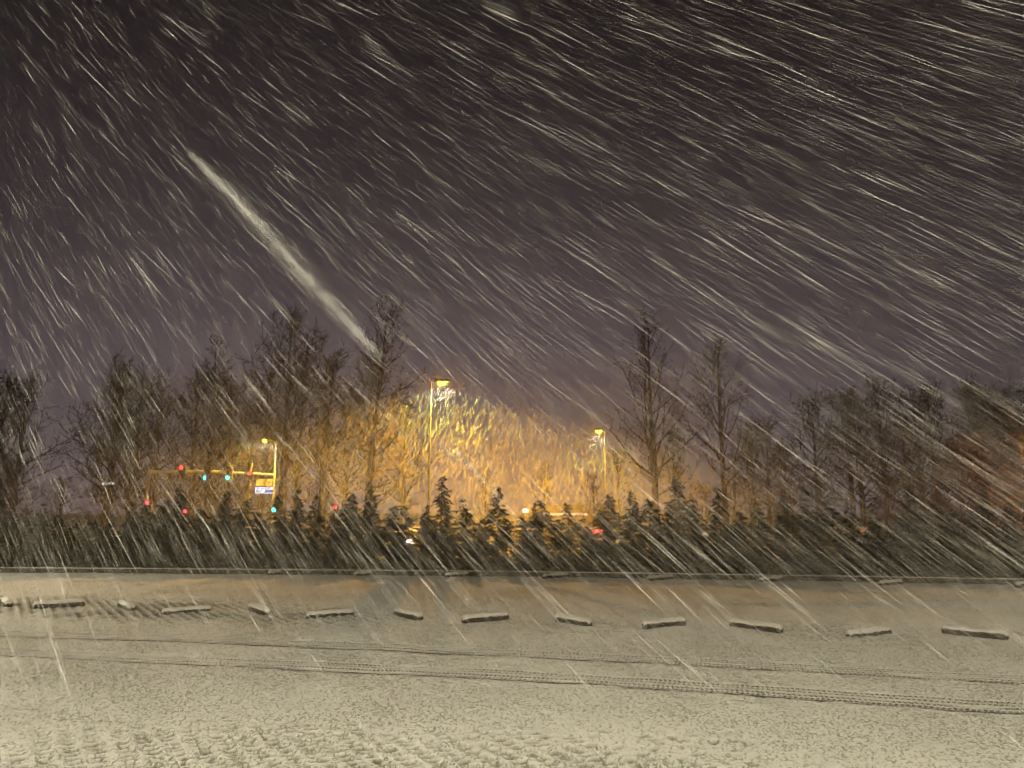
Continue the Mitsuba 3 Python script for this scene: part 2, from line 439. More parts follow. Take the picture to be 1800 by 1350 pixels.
def tree(loc, label, group, name='bare_tree', rz=0.0, **kw):
    tr, big, small = tree_polys(**kw)
    key = tag(number(name), label, 'tree', group)
    part(key, 'trunk', put(tubes(tr, 9), loc, rz), 'mat_bark', True)
    v1, f1 = tubes(big, 5)
    v2, f2 = tubes(small, 3)
    part(key, 'crown', put((np.vstack([v1, v2]), np.vstack([f1, f2 + len(v1)])), loc, rz), 'mat_twig', True)
    return key


ROADSIDE = 'bare trees along the road behind the hedge'
tree((-18.4, 45, -.1), 'slim bare tree in front of the signal gantry, leftmost of the roadside trees', ROADSIDE, seed=11, H=12.6, r0=.17, first=.40, spread=3.0, n1=24, n2=7, n3=4, twig=.012)
tree((-12.6, 41, -.1), 'bare tree with dark trunk right beside the lamp on the signal gantry', ROADSIDE, seed=12, H=12.6, r0=.25, first=.50, spread=3.9, n1=30, n2=9, n3=6, twig=.012, shape=.5)
tree((-7.25, 37, -.1), 'bare tree lit orange on one side by the tall street lamp', ROADSIDE, seed=13, H=12.4, r0=.20, first=.26, spread=3.3, n1=32, n2=7, n3=4, elev=(8, 60), twig=.011, lean=(.45, 0), shape=.45)
tree((7.95, 41, -.1), 'upright bare tree just right of the shorter street lamp', ROADSIDE, seed=14, H=12.6, r0=.21, first=.22, spread=3.9, n1=34, n2=8, n3=4, elev=(32, 62), up=.13, twig=.010, lean=(-.35, 0), shape=.45)
tree((13.1, 46, -.1), 'bare tree right of the upright one, rightmost of the roadside trees', ROADSIDE, seed=15, H=12.4, r0=.20, first=.30, spread=3.9, n1=28, n2=8, n3=4, elev=(35, 60), up=.12, twig=.011, shape=.4)
for k, (x, y, h) in enumerate([(-8.9, 34.5, 5.0), (4.2, 39.0, 3.9)]):
    tree((x, y, -.1), ('young bare tree left of the orange lit tree', 'young bare tree beside the shorter street lamp pole')[k], 'young bare trees behind the hedge', 'young_tree',
         seed=30 + k, H=h, r0=.06, first=.15, spread=1.9, n1=18, n2=6, n3=3, elev=(40, 70), twig=.009)

# woods beyond the road: every tree its own, from four grown shapes
shapes = []
for k in range(4):
    tr, big, small = tree_polys(seed=60 + k, H=13.0, r0=.26, first=.10 + .03 * k, spread=5.2, n1=34, n2=8, n3=3, elev=(20, 70), twig=.019, shape=-1)
    v1, f1 = tubes(big, 4)
    v2, f2 = tubes([(p[::2], r[::2]) if len(p) == 5 else (p, r) for p, r in small], 3)
    shapes.append((ply(tubes(tr, 7), 'mat_bark', True), ply((np.vstack([v1, v2]), np.vstack([f1, f2 + len(v1)])), 'mat_twig', True)))
woods = [(-52, 78, 15.5), (-50, 72, 14.0), (-41, 76, 16.5), (-37.5, 74, 15.0), (-31.5, 78, 16.0), (-27.5, 72, 14.2), (-22, 76, 16.0), (-18.5, 73, 16.5), (-15.0, 78, 17.5), (-10.5, 72, 12.0), (-4, 112, 8.0), (5, 116, 9.0), (14, 98, 9.5), (-58, 80, 16.5), (-47.5, 88, 17), (-33.5, 70, 12.5), (-29.5, 88, 17.5), (-24.5, 69, 11.5), (-38.5, 90, 18), (-20, 90, 15), (-64, 84, 17), (26.5, 82, 11.5), (21, 66, 8.0), (31, 76, 13.0), (35.5, 78, 14.0), (39.5, 72, 13.0), (44.5, 78, 14.5), (49, 74, 13.5), (54, 76, 14), (59, 72, 13), (17.5, 80, 10.2),
         (24, 70, 10.0), (29, 62, 11.0), (33, 66, 13.0), (37.5, 60, 11.5), (42, 66, 12.6), (46, 58, 10.8), (51, 66, 11.5), (56, 60, 10.5), (35, 52, 9.0), (27.5, 52, 7.8), (-34, 86, 12.0), (-43, 84, 13), (-27, 84, 11.5), (-55, 70, 12.5), (20.5, 56, 6.8), (41, 50, 8.0)]
order = np.argsort([x / y for x, y, _ in woods])
for n, k in enumerate(order):
    x, y, h = woods[k]
    key = number('wood_tree')
    tag(key, f'dim bare tree, {ordinal(n + 1)} from the left in the woods beyond the road', 'tree', 'bare trees of the woods beyond the road')
    M = T().translate([x, y, -.1]).rotate([0, 0, 1], float(RNG.uniform(0, 360))).scale([h / 13 * RNG.uniform(.95, 1.2), h / 13 * RNG.uniform(.95, 1.2), h / 13])
    for nm, d in zip(('trunk', 'crown'), shapes[k % 4]):
        scene[f'{key}__{nm}'] = {**d, 'to_world': M}

# low thickets under the woods, each bush its own
thickets = [(-56, 66, 5.2), (-50.5, 64, 4.6), (-46, 67, 5.6), (-41.5, 69, 5.0), (-37, 68, 4.6), (-33, 72, 5.4), (-29, 70, 4.4), (-25.5, 71, 4.2), (16, 62, 4.2), (19, 64, 4.6), (22.5, 60, 4.4), (25.5, 62, 5.0), (29.5, 58, 4.8), (33, 60, 5.2), (37.5, 57, 5.0), (42, 60, 5.4), (47, 55, 5.0), (51, 58, 5.2)]
for n, k in enumerate(np.argsort([x / y for x, y, _ in thickets])):
    x, y, h = thickets[k]
    key = tag(number('thicket_bush'), f'low bare bush, {ordinal(n + 1)} from the left under the woods', 'bush', 'low bare bushes under the woods')
    M = T().translate([x, y, -.1]).rotate([0, 0, 1], float(RNG.uniform(0, 360))).scale([h / 13 * 1.9, h / 13 * 1.9, h / 13])
    for nm, d in zip(('stem', 'twigs'), shapes[(k + 1) % 4]):
        scene[f'{key}__{nm}'] = {**d, 'to_world': M}

# the tree beside the camera: only its outer twigs hang into the frame
tree((-12.3, 10.4, -.05), 'large dark tree reaching in twigs at the left edge, nearest the camera', None, 'near_tree', seed=83, H=11.0, r0=.24, first=.50, spread=5.0, n1=30, n2=11, n3=9, elev=(28, 62), twig=.0045, shape=.3)


# ------------------------------------------------------------------ the conifer hedge: young conifers planted in a row
def conifer(seed, H, w, dens):
    rng = np.random.default_rng(seed)
    t = np.linspace(0, 1, 12)
    bend = rng.uniform(0, 6.28)
    k = np.clip((t - 0.86) / 0.14, 0, 1) ** 2 * rng.uniform(0.05, 0.16)
    stem = np.stack([k * math.cos(bend), k * math.sin(bend), t * H - k * 0.3], -1)
    polys = [(stem, 0.028 * (1 - t) + 0.006)]
    C, A, B = [], [], []
    nb = int(125 * H * dens / 2.2)
    for b in range(nb):
        u = rng.uniform(0, 1) ** 1.25
        z = 0.04 + u * 0.94
        p = np.array([np.interp(z, t, stem[:, c]) for c in range(3)])
        az = rng.uniform(0, 6.283)
        L = w * min(0.07 + 1.75 * (1 - z) ** 1.05, 1.0) * rng.uniform(0.55, 1.15)
        el = math.radians(rng.uniform(0, 38))
        br = branch(rng, p, [math.cos(az) * math.cos(el), math.sin(az) * math.cos(el), math.sin(el)], L, 5, -0.17, 0.08)
        polys.append((br[::2], np.array([.008, .006, .004])))
        n = int(L * 62) + 6
        s = rng.uniform(0.12, 1.0, n)
        q = np.stack([np.interp(s * 4, np.arange(5), br[:, c]) for c in range(3)], -1)
        tg = unit(np.gradient(br, axis=0))[np.minimum((s * 4).astype(int), 4)]
        sd = unit(np.cross(tg, [0, 0, 1.0])) * rng.choice([-1, 1], n)[:, None]
        a = unit(tg * rng.uniform(0.5, 1.0, (n, 1)) + sd * rng.uniform(0.2, 0.9, (n, 1)) + np.stack([0 * s, 0 * s, -rng.uniform(0.0, 0.7, n)], -1))
        bb = unit(np.cross(a, rng.normal(0, 1, (n, 3)) + np.array([0, 0, 1.5])))
        C.append(q)
        A.append(a * rng.uniform(0.06, 0.13, (n, 1)))
        B.append(bb * rng.uniform(0.012, 0.022, (n, 1)))
    C, A, B = np.vstack(C), np.vstack(A), np.vstack(B)
    v = np.stack([C + B, C + A, C - B], 1)
    return tubes(polys, 3), v


LIGHTS = {}   # small lights behind the hedge that are seen through gaps between the sprays: name -> place
LIGHTS.update(head=(-4.66, 34.0, .81), tail=(3.9, 34.0, 1.27), head2=(15.62, 34.0, .86), head3=(8.72, 34.0, 1.12), bollard=(-9.12, 48.0, .79), bollard2=(2.17, 48.0, .79), amber=(-4.95, 29.0, .32), amber2=(4.05, 29.0, .95),
              van=(1.4, 40.0, 2.05), red2=(-26.88, 61.7, 2.19), red1=(-31.75, 65.2, 2.92), sign=(-22.3, 66.8, 4.08), sign2=(-21.7, 66.8, 4.08), red=(-14.07, 60, 2.45), green=(-20.68, 65.2, 2.34))
protos = [conifer(300 + k, H, w, 1.35) for k, (H, w) in enumerate([(2.2, .70), (2.5, .66), (2.0, .74), (2.8, .62), (2.35, .76), (2.1, .7), (2.65, .68)])]
for rowname, y_off, hx in (('front', .35, np.arange(-21.5, 20.6, .64)), ('back', 1.15, np.arange(-21.9, 20.8, .70))):
    for k, x in enumerate(hx):
        x = float(x + RNG.uniform(-.13, .13))
        y = float(hedge_y(x) + y_off + RNG.uniform(-.12, .2))
        (sv, sf), lv = protos[int(RNG.integers(0, 7))]
        s = float(RNG.uniform(.82, 1.14) + (0.18 if RNG.uniform() < .15 else 0))
        rz = float(RNG.uniform(0, 6.28))
        key = tag(number('hedge_conifer'), f'dark young conifer, {ordinal(k + 1)} from the left in the {rowname} row of the hedge', 'conifer', 'young conifers forming the hedge')
        part(key, 'stem', put((sv, sf), (x, y, -.1), rz, s), 'mat_twig', True)
        v, _ = put((lv.reshape(-1, 3), None), (x, y, -.1), rz, s)
        v = v.reshape(-1, 3, 3)
        c = v.mean(1)
        keep = np.ones(len(v), bool)
        for g in LIGHTS.values():
            d = unit(np.array(g) - CAM)
            off = (c - CAM) - ((c - CAM) @ d)[:, None] * d
            keep &= np.linalg.norm(off, axis=1) > RNG.uniform(.05, .21, len(v))
        v = v[keep]
        part(key, 'foliage', (v.reshape(-1, 3), np.arange(len(v) * 3).reshape(-1, 3)), 'mat_needles' if k % 3 else 'mat_needles_b')


# ------------------------------------------------------------------ street lamps
def lamp_head(key, at, out, mats='mat_steel', lens_rgb=None, size=1.0, weight=.02):
    """a flat street light head whose lens looks down; out: the way the arm points"""
    o = unit([out[0], out[1], 0])
    side = np.array([-o[1], o[0], 0])
    prof = [(-.36, .05, .06), (-.30, .09, .10), (.05, .15, .14), (.30, .16, .13), (.38, .10, .08)]
    V, F = [], []
    for s, w, h in prof:
        for a in np.linspace(0, np.pi, 9):
            V.append(np.array(at) + o * s * size + side * w * size * math.cos(a) + np.array([0, 0, 0.012 + h * size * math.sin(a)]))
    n = 9
    for r in range(len(prof) - 1):
        for j in range(n - 1):
            F += [[r * n + j, r * n + j + 1, (r + 1) * n + j + 1], [r * n + j, (r + 1) * n + j + 1, (r + 1) * n + j]]
        F += [[r * n, (r + 1) * n, (r + 1) * n + n - 1], [r * n, (r + 1) * n + n - 1, r * n + n - 1]]
    for r in (0, len(prof) - 1):
        F += [[r * n, r * n + j, r * n + j + 1] for j in range(1, n - 1)]
    hk = part(key, 'lamp_head', (np.array(V), np.array(F)), mats)
    a = np.linspace(0, 2 * np.pi, 20, endpoint=False)
    ring = lambda rx, z: np.array(at) + np.outer(np.cos(a) * rx * 1.5, o) + np.outer(np.sin(a) * rx, side) + np.array([0, 0, z])
    V = np.vstack([ring(.15 * size, 0.008), ring(.145 * size, -.10 * size), ring(.08 * size, -.18 * size), [np.array(at) + [0, 0, -.20 * size]]])
    F = []
    for r in range(2):
        for j in range(20):
            b, c = r * 20, (j + 1) % 20
            F += [[b + j, b + 20 + c, b + c], [b + j, b + 20 + j, b + 20 + c]]
    F += [[40 + j, 60, 40 + (j + 1) % 20] for j in range(20)]
    k2 = number(f'{hk}__lens')
    scene[k2] = ply((V, np.array(F)), 'mat_white', emitter={**glow(lens_rgb), 'sampling_weight': float(weight)})


def street_lamp(at, pole_xy, label, I, lens, group, name='street_lamp', cutoff=68, beam=59, tilt=(0, 0), arm_up=.25, weight=.7, lens_weight=.02):
    key = tag(number(name), label, 'street lamp', group)
    px, py = pole_xy
    top = at[2] + arm_up
    part(key, 'pole', rod([(px, py, -.1), (px, py, 1.2), (px, py, 1.25), (px, py, top - .3)], [.085, .085, .06, .045], 12), 'mat_steel', 40)
    d = np.array([at[0] - px, at[1] - py])
    L = np.linalg.norm(d)
    u = d / L
    arc = [(px, py, top - .3)] + [(px + u[0] * .28 * (1 - math.cos(a)), py + u[1] * .28 * (1 - math.cos(a)), top - .3 + .28 * math.sin(a)) for a in np.linspace(.2, 1.5, 6)] + [(at[0] - u[0] * .34, at[1] - u[1] * .34, at[2] + .06)]
    part(key, 'arm', rod(arc, .03, 8), 'mat_steel', 40)
    lamp_head(key, at, u, lens_rgb=lens, weight=lens_weight)
    spot(key + '__light', (at[0], at[1], at[2] - .24), (at[0] + tilt[0], at[1] + tilt[1], at[2] - 1.13), I, cutoff, beam, weight)


STREET = 'orange street lamps along the road'
street_lamp((-3.55, 37.0, 8.60), (-4.12, 37.0), 'tall orange street lamp with its head arching to the right, brightest lamp', SODIUM * 1080, np.array([1.0, .31, .004]) * 80, STREET, cutoff=75, beam=69, weight=3, lens_weight=1.5)
street_lamp((6.60, 56.0, 8.22), (7.05, 56.0), 'orange street lamp on a pale pole with its head pointing left', SODIUM * 1200, np.array([1.0, .31, .004]) * 100, STREET, cutoff=72, beam=65, weight=2.5, lens_weight=1.3)
# the lamps of the car park itself: left of the frame, right of it, and behind the camera
LOT = 'white lamps around the car park'
street_lamp((-18.0, 15.5, 5.4), (-18.8, 15.5), 'white car park lamp beyond the left edge', LOTLIGHT * 210, LOTLIGHT * 30, LOT, 'car_park_lamp', cutoff=76, beam=62)
street_lamp((17.6, 11.5, 5.4), (18.4, 11.5), 'white car park lamp beyond the right edge', LOTLIGHT * 105, LOTLIGHT * 30, LOT, 'car_park_lamp', cutoff=74, beam=60)
street_lamp((-2.0, -6.0, 9.0), (-2.0, -7.0), 'white car park lamp behind the camera', LOTLIGHT * 850, LOTLIGHT * 30, LOT, 'car_park_lamp', cutoff=85, beam=68, weight=1.2)
# deep orange lamps low behind the hedge at both ends
street_lamp((27.0, 34.4, 6.4), (27.6, 34.4), 'low deep orange lamp beyond the right end of the hedge', np.array([1.0, .36, .045]) * 520, np.array([1, .38, .05]) * 20, 'deep orange path lamps', 'path_lamp', cutoff=88, beam=80, weight=.5)
street_lamp((-32.5, 42.0, 5.4), (-33.2, 42.0), 'low deep orange lamp beyond the left end of the hedge', np.array([1.0, .42, .10]) * 130, np.array([1, .42, .1]) * 20, 'deep orange path lamps', 'path_lamp', cutoff=88, beam=80, weight=.5)

# shrubs that catch the deep orange light at the right
for k, (x, y, h) in enumerate([(21.0, 35.0, 4.8), (22.9, 37.0, 5.8), (25.8, 37.5, 6.2), (24.4, 33.4, 5.2), (-27.6, 40.5, 4.4), (-30.5, 44.0, 5.0)]):
    tree((x, y, -.1), ('bare shrub lit deep orange, nearest the right end of the hedge', 'taller bare shrub lit deep orange behind the right end of the hedge', 'bare shrub behind the low orange lamp at the right edge', 'bare shrub at the far right edge in front of the orange lamp',
                       'bare shrub in dull orange light at the left end of the hedge', 'bare shrub behind the left end of the hedge by the path lamp')[k], 'bare shrubs by the path lamps', 'bare_shrub',
         seed=140 + k, H=h, r0=.05, first=.04, spread=2.4, n1=26, n2=9, n3=5, elev=(25, 65), twig=.010, shape=.3)


# ------------------------------------------------------------------ traffic lights
def stadium(w, h, n=10):
    r = w / 2
    a = np.linspace(0, np.pi, n)
    return np.vstack([np.stack([r * np.cos(a), h / 2 - r + r * np.sin(a)], -1), np.stack([-r * np.cos(a), -h / 2 + r - r * np.sin(a)], -1)])


def plate(poly, depth, y, hole=None):
    import shapely
    m = trimesh.creation.extrude_polygon(shapely.Polygon(poly, [hole] if hole is not None else None), depth, engine='earcut')
    m.apply_transform(np.array([[1, 0, 0, 0], [0, 0, -1, y], [0, 1, 0, 0], [0, 0, 0, 1.0]]))
    return m


def disc(cx, cz, r, y):
    a = np.linspace(0, 2 * np.pi, 18, endpoint=False)
    V = np.vstack([np.stack([cx + r * np.cos(a), 0 * a + y, cz + r * np.sin(a)], -1), [[cx, y - .03, cz]]])
    return V, np.array([[j, (j + 1) % 18, 18] for j in range(18)])


RED, GREEN, WHITE_BLUE = np.array([1.0, .012, .03]), np.array([.004, .75, .52]), np.array([.75, .9, 1.0])


def traffic_light(at, lit, label, group, w=.66, h=1.5, power=3.0, turn=0.0, board=True):
    key = tag(number('traffic_light'), label, 'traffic light', group)
    M = trimesh.transformations.rotation_matrix(turn, [0, 0, 1])
    M[:3, 3] = at

    def add(name, mesh, mat, **more):
        v, f = (mesh.vertices, mesh.faces) if hasattr(mesh, 'vertices') else mesh
        return part(key, name, (np.asarray(v) @ M[:3, :3].T + M[:3, 3], np.asarray(f)), mat, **more)

    if board:
        add('backboard', plate(stadium(w - .10, h - .10), .03, .03), 'mat_black')
        add('border', plate(stadium(w, h), .034, .032, stadium(w - .105, h - .105)), 'mat_white')
    hs = .40 if board else .34
    add('housing', box(-hs / 2, hs / 2, -.17, -.005, -hs * 1.55, hs * 1.55), 'mat_black')
    for k, (c, rgb) in enumerate((('red', RED), ('amber', None), ('green', GREEN))):
        cz = hs * (1 - k)
        a = np.linspace(-.2, np.pi + .2, 12)
        V = np.vstack([np.stack([hs * .49 * np.cos(a), 0 * a - .171, cz + hs * .49 * np.sin(a)], -1), np.stack([hs * .49 * np.cos(a), 0 * a - .40, cz - .015 + hs * .49 * np.sin(a)], -1)])
        add('visor', (V, np.array([q for j in range(11) for q in ([j, j + 1, j + 13], [j, j + 13, j + 12])])), 'mat_black')
        if lit == c:
            lk = add('lens', disc(0, cz, hs * .47, -.34), 'mat_lens_dark', emitter=glow(rgb * power * 2.4))
            labels[lk] = {'label': f'lit {c} lens'}
        else:
            add('lens', disc(0, cz, hs * .40, -.176), 'mat_lens_dark')


gan = tag('signal_gantry', 'pale steel gantry over the road carrying the traffic lights, lamp on its right mast', 'gantry')
part(gan, 'post', rod([(-32.2, 66, -.1), (-32.2, 66, 5.62)], .15, 12), 'mat_pale_steel', 40)
part(gan, 'beam', rod([(-32.3, 66, 5.66), (-27, 66, 5.70), (-21.05, 66, 5.42)], [.14, .13, .11], 12), 'mat_pale_steel', 40)
part(gan, 'mast', rod([(-20.98, 66, -.1), (-21.0, 66, 3), (-21.1, 66, 8.35)], [.13, .12, .07], 12), 'mat_pale_steel', 40)
part(gan, 'lamp_arm', rod([(-21.1, 66, 8.33), (-21.4, 65.2, 8.42), (-21.52, 64.75, 8.40)], [.06, .05, .04], 8), 'mat_pale_steel', 40)
lamp_head(gan, (-21.6, 64.4, 8.34), (-.4, -1), lens_rgb=np.array([1.0, .31, .004]) * 100, weight=.8)
spot('signal_gantry__light', (-21.6, 64.4, 8.10), (-21.6, 64.4, 7.1), SODIUM * 540, 89, 84, 1.4)
SIG = 'traffic lights of the junction'
traffic_light((-29.08, 65.6, 5.60), 'red', 'traffic light showing red on the gantry beam, white oval border', SIG)
traffic_light((-26.9, 65.6, 5.50), 'green', 'traffic light showing green behind the slim tree on the gantry beam', SIG, power=4)
traffic_light((-24.93, 65.6, 5.50), 'green', 'traffic light showing green, rightmost with a white oval border on the beam', SIG, power=4)
traffic_light((-23.0, 65.6, 5.18), 'red', 'small red signal at the right end of the gantry beam', SIG, board=False)
traffic_light((-31.75, 65.5, 2.52), 'red', 'traffic light showing red low on the left gantry post', SIG, w=.62, h=1.45)
traffic_light((-20.68, 65.5, 2.72), 'green', 'traffic light showing bright green low on the lamp mast', SIG, w=.62, h=1.5, power=9)
for x, y, z, lab in ((-26.88, 62, 1.85, 'small red signal on a short post left of centre under the gantry'), (-14.07, 60, 2.2, 'small red signal on a short post right of the gantry')):
    traffic_light((x, y, z), 'red', lab, SIG, board=False, power=5)
    pk = tag(number('signal_post'), lab.replace('small red signal on a short post', 'short grey post carrying a small red signal'), 'post')
    scene[pk] = ply(rod([(x, y, -.1), (x, y, z - .37)], .05, 10), 'mat_steel', 40)

# direction sign on its own frame beside the gantry
sg = tag('direction_sign', 'blue and white lit direction sign on a yellow lit frame beside the lamp mast', 'sign')
part(sg, 'frame_post', rod([(-23.5, 67, -.1), (-23.5, 67, 6.6)], .10, 10), 'mat_steel', 40)
part(sg, 'frame_bar', rod([(-23.5, 67, 5.05), (-20.9, 67, 5.02)], .06, 8), 'mat_steel', 40)
scene['mat_sign_grey'] = rgbd((.42, .42, .44), .5)
part(sg, 'upper_panel', plate([(-.78, -.28), (.72, -.28), (.72, .24), (-.78, .24)], .05, 0).apply_translation((-22.2, 66.9, 4.72)), 'mat_sign_grey')
k1 = part(sg, 'lit_panel', plate([(-.90, -.30), (.88, -.30), (.88, .28), (-.90, .28)], .08, 0).apply_translation((-22.1, 66.9, 4.08)), 'mat_lens_dark', emitter=glow(np.array([.80, .92, 1.15]) * 1.5))
BLUE = np.array([.03, .15, .62])


def blue(poly):
    part(sg, 'blue_mark', plate(poly, .012, 0).apply_translation((-22.1, 66.80, 4.08)), 'mat_lens_dark', emitter=glow(BLUE * .9))


blue([(.02, -.22), (.76, -.22), (.76, .02), (.02, .02)])
blue([(-.70, -.24), (-.55, -.06), (-.62, -.06), (-.62, .0), (-.78, .0), (-.78, -.06), (-.85, -.06)])
blue([(-.74, .12), (-.60, .12), (-.60, .20), (-.74, .20)])
for q in range(5):
    blue([(-.42 + q * .20, .10), (-.27 + q * .20, .10), (-.27 + q * .20, .14), (-.42 + q * .20, .14)])
# white lit sign far left
ls = tag('lit_sign', 'small white lit street sign far left above the hedge', 'sign')
part(ls, 'post', rod([(-37.9, 70, -.1), (-37.9, 70, 4.9)], .05, 8), 'mat_steel', 40)
part(ls, 'panel', box(-38.4, -37.3, 69.8, 69.9, 4.68, 4.86), 'mat_white', emitter=glow((1.1, 1.2, 1.2)))


# ------------------------------------------------------------------ lit bollards, cars and the van behind the hedge
def lit_bollard(x, y, z, label, w, h, rgb, name='lit_bollard', group='lit traffic bollards'):
    key = tag(number(name), label, 'bollard', group)
    part(key, 'base', rod([(x, y, -.1), (x, y, z - h / 2)], [w * .42, w * .36], 14), 'mat_black', 40)
    part(key, 'lit_body', trimesh.creation.box((w, .22, h)).apply_translation((x, y, z)), 'mat_white', emitter=glow(rgb))
    part(key, 'cap', trimesh.creation.box((w * 1.08, .25, .05)).apply_translation((x, y, z + h / 2 + .027)), 'mat_black')


lit_bollard(-9.12, 48.0, .80, 'blue white lit traffic bollard seen through the hedge left of centre', .52, .24, np.array([.7, 1.1, 2.6]))
lit_bollard(2.17, 48.0, .80, 'bluish white lit traffic bollard seen through the hedge right of centre', .62, .36, np.array([1.8, 2.3, 2.7]))
lit_bollard(-4.95, 29.0, .30, 'small amber lit marker low behind the hedge below a headlight', .17, .24, np.array([1.2, .45, .05]), 'amber_marker', 'amber markers behind the hedge')
lit_bollard(4.05, 29.0, .90, 'small amber lit marker behind the hedge below a red tail light', .13, .26, np.array([.9, .55, .16]), 'amber_marker', 'amber markers behind the hedge')


def car_paint(c):
    def fn(p, n, uv):
        up = mikit.smoothstep(.5, .8, n.z) * mikit.smoothstep(.30, .5, mikit.fbm(p.x * 3, p.y * 3, p.z * 3))
        return mikit.mix(c, (.8, .8, .8), up)
    return {'type': 'twosided', 'b': {'type': 'principled', 'base_color': proc(fn), 'roughness': .35, 'clearcoat': .6}}


scene['mat_paint_dark'] = car_paint((.03, .032, .04))
scene['mat_paint_silver'] = car_paint((.32, .32, .33))
scene['mat_paint_van'] = car_paint((.42, .38, .34))
scene['mat_window'] = rgbd((.012, .013, .015), .12)
scene['mat_tyre'] = rgbd((.02, .02, .02), .8)


def car(x, y, face, label, mat, lights, van=False):
    """face: the angle the bonnet points to; the body runs along its own x axis"""
    import shapely
    key = tag(number('parked_van' if van else 'car'), label, 'van' if van else 'car', None if van else 'cars behind the hedge')
    M = trimesh.transformations.rotation_matrix(face, [0, 0, 1])
    M[:3, 3] = x, y, -.09
    if van:
        prof, W, wb, wins = [(-2.9, .3), (2.6, .3), (2.75, .45), (2.7, .95), (2.2, 1.3), (1.6, 2.35), (1.4, 2.55), (-2.85, 2.62), (-2.9, 2.5)], 2.0, 1.75, [[(1.0, 1.35), (2.05, 1.35), (1.55, 2.15), (1.0, 2.2)]]
    else:
        prof, W, wb, wins = [(-2.1, .28), (2.05, .28), (2.15, .45), (2.1, .74), (1.15, .92), (.45, 1.38), (.1, 1.45), (-1.0, 1.44), (-1.75, 1.0), (-2.1, .92), (-2.15, .5)], 1.72, 1.3, \
            [[(-.30, .98), (.92, .98), (.42, 1.32), (-.30, 1.35)], [(-1.45, 1.0), (-.38, .98), (-.38, 1.36), (-.95, 1.34)]]
    poly = shapely.Polygon(prof).buffer(-.05).buffer(.05, quad_segs=4)
    for s in (-1, 1):
        poly = poly.difference(shapely.Point(s * wb, .32).buffer(.37))

    def ext(pl, y0, y1):
        m = trimesh.creation.extrude_polygon(pl, y1 - y0, engine='earcut')
        return m.apply_transform(np.array([[1, 0, 0, 0], [0, 0, -1, y1], [0, 1, 0, 0], [0, 0, 0, 1.0]]))

    def add(name, m, mat, **more):
        return part(key, name, m.copy().apply_transform(M), mat, **more)

    add('body', ext(poly, -W / 2, W / 2), mat)
    for w in wins:
        for s in (-1, 1):
            add('window', ext(shapely.Polygon(w), s * W / 2 - .012, s * W / 2 + .006), 'mat_window')
    for s in (-1, 1):
        for e in (-1, 1):
            t = trimesh.creation.cylinder(.32, .2, sections=20).apply_transform(trimesh.transformations.rotation_matrix(np.pi / 2, [1, 0, 0]))
            add('wheel', t.apply_translation((s * wb, e * (W / 2 - .12), .32)), 'mat_tyre')
    for (nm, lx, ly, lz, sx, sy, sz, rgb) in lights:
        add(nm, trimesh.creation.box((sx, sy, sz)).apply_translation((lx, ly, lz)), 'mat_white', emitter=glow(rgb))


WHITE = np.array([1.0, .95, .9])
hl = lambda w1, w2: [('headlight', 2.12, .62, .86, .12, w1, .16, WHITE * 5), ('headlight', 2.12, -.62, .86, .12, w2, .16, WHITE * 1.2)]
car(-5.25, 36.1, -math.pi / 2, 'dark car with its headlights on facing the hedge left of centre', 'mat_paint_dark', hl(.34, .05))
car(16.2, 36.1, -math.pi / 2 + .05, 'silver car with a headlight on behind the right part of the hedge', 'mat_paint_silver', hl(.10, .40))
car(4.35, 36.6, math.pi / 2, 'dark car seen from behind with a red tail light on', 'mat_paint_dark', [('tail_light', -2.16, -.62 + .17, 1.0, .10, .10, .10, RED * .4), ('tail_light', -2.12, .45, 1.30, .12, .46, .12, RED * 5.0)])
car(2.6, 40.6, math.pi, 'pale brown van with snow on its roof standing behind the hedge', 'mat_paint_van', [('headlight', 2.72, .72, .8, .1, .3, .16, WHITE * 1.5), ('side_lamp', -.1, 1.02, 2.06, 2.6, .05, .10, np.array([.62, .5, .42]))], van=True)
lk = tag(number('work_lamp'), 'bright white lamp beside the roof of the pale van', 'lamp')
part(lk, 'pole', rod([(.72, 39.6, -.1), (.72, 39.6, 2.05)], .04, 8), 'mat_steel', 40)
part(lk, 'lit_head', trimesh.creation.box((.30, .14, .20)).apply_translation((.72, 39.6, 2.16)), 'mat_white', emitter=glow((1.5, 1.4, 1.1)))
pk = tag(number('far_light'), 'tiny white light on a low post seen through the hedge right of the street lamp', 'lamp')
part(pk, 'pole', rod([(8.72, 34, -.1), (8.72, 34, 1.02)], .03, 8), 'mat_steel', 40)
part(pk, 'lit_head', trimesh.creation.box((.16, .08, .06)).apply_translation((8.72, 34, 1.1)), 'mat_white', emitter=glow((.8, .9, .9)))

# ------------------------------------------------------------------ falling snow
rng = np.random.default_rng(99)
WIND = unit([0.62, -0.447, -0.645])          # blown from ahead on the left
LEE = unit([-0.34, -0.15, -0.93])            # steeper, turned round by the trees behind the hedge


def slivers(c, d, L, r, bend):
    """wind-drawn wisps of flakes: slim three-sided spindles, slightly bent"""
    a = unit(np.cross(d, [0.3, 0.5, 0.8]))
    b = np.cross(d, a)
    m = c + bend[:, None] * a
    v = [c - d * L[:, None] / 2] + [m + r[:, None] * (math.cos(t) * a + math.sin(t) * b) for t in (0.3, 2.39, 4.49)] + [c + d * L[:, None] / 2]
    v = np.stack(v, 1)
    f = np.array([[0, 2, 1], [0, 3, 2], [0, 1, 3], [4, 1, 2], [4, 2, 3], [4, 3, 1]])
    return v.reshape(-1, 3), (f[None] + (np.arange(len(c)) * 5)[:, None, None]).reshape(-1, 3)


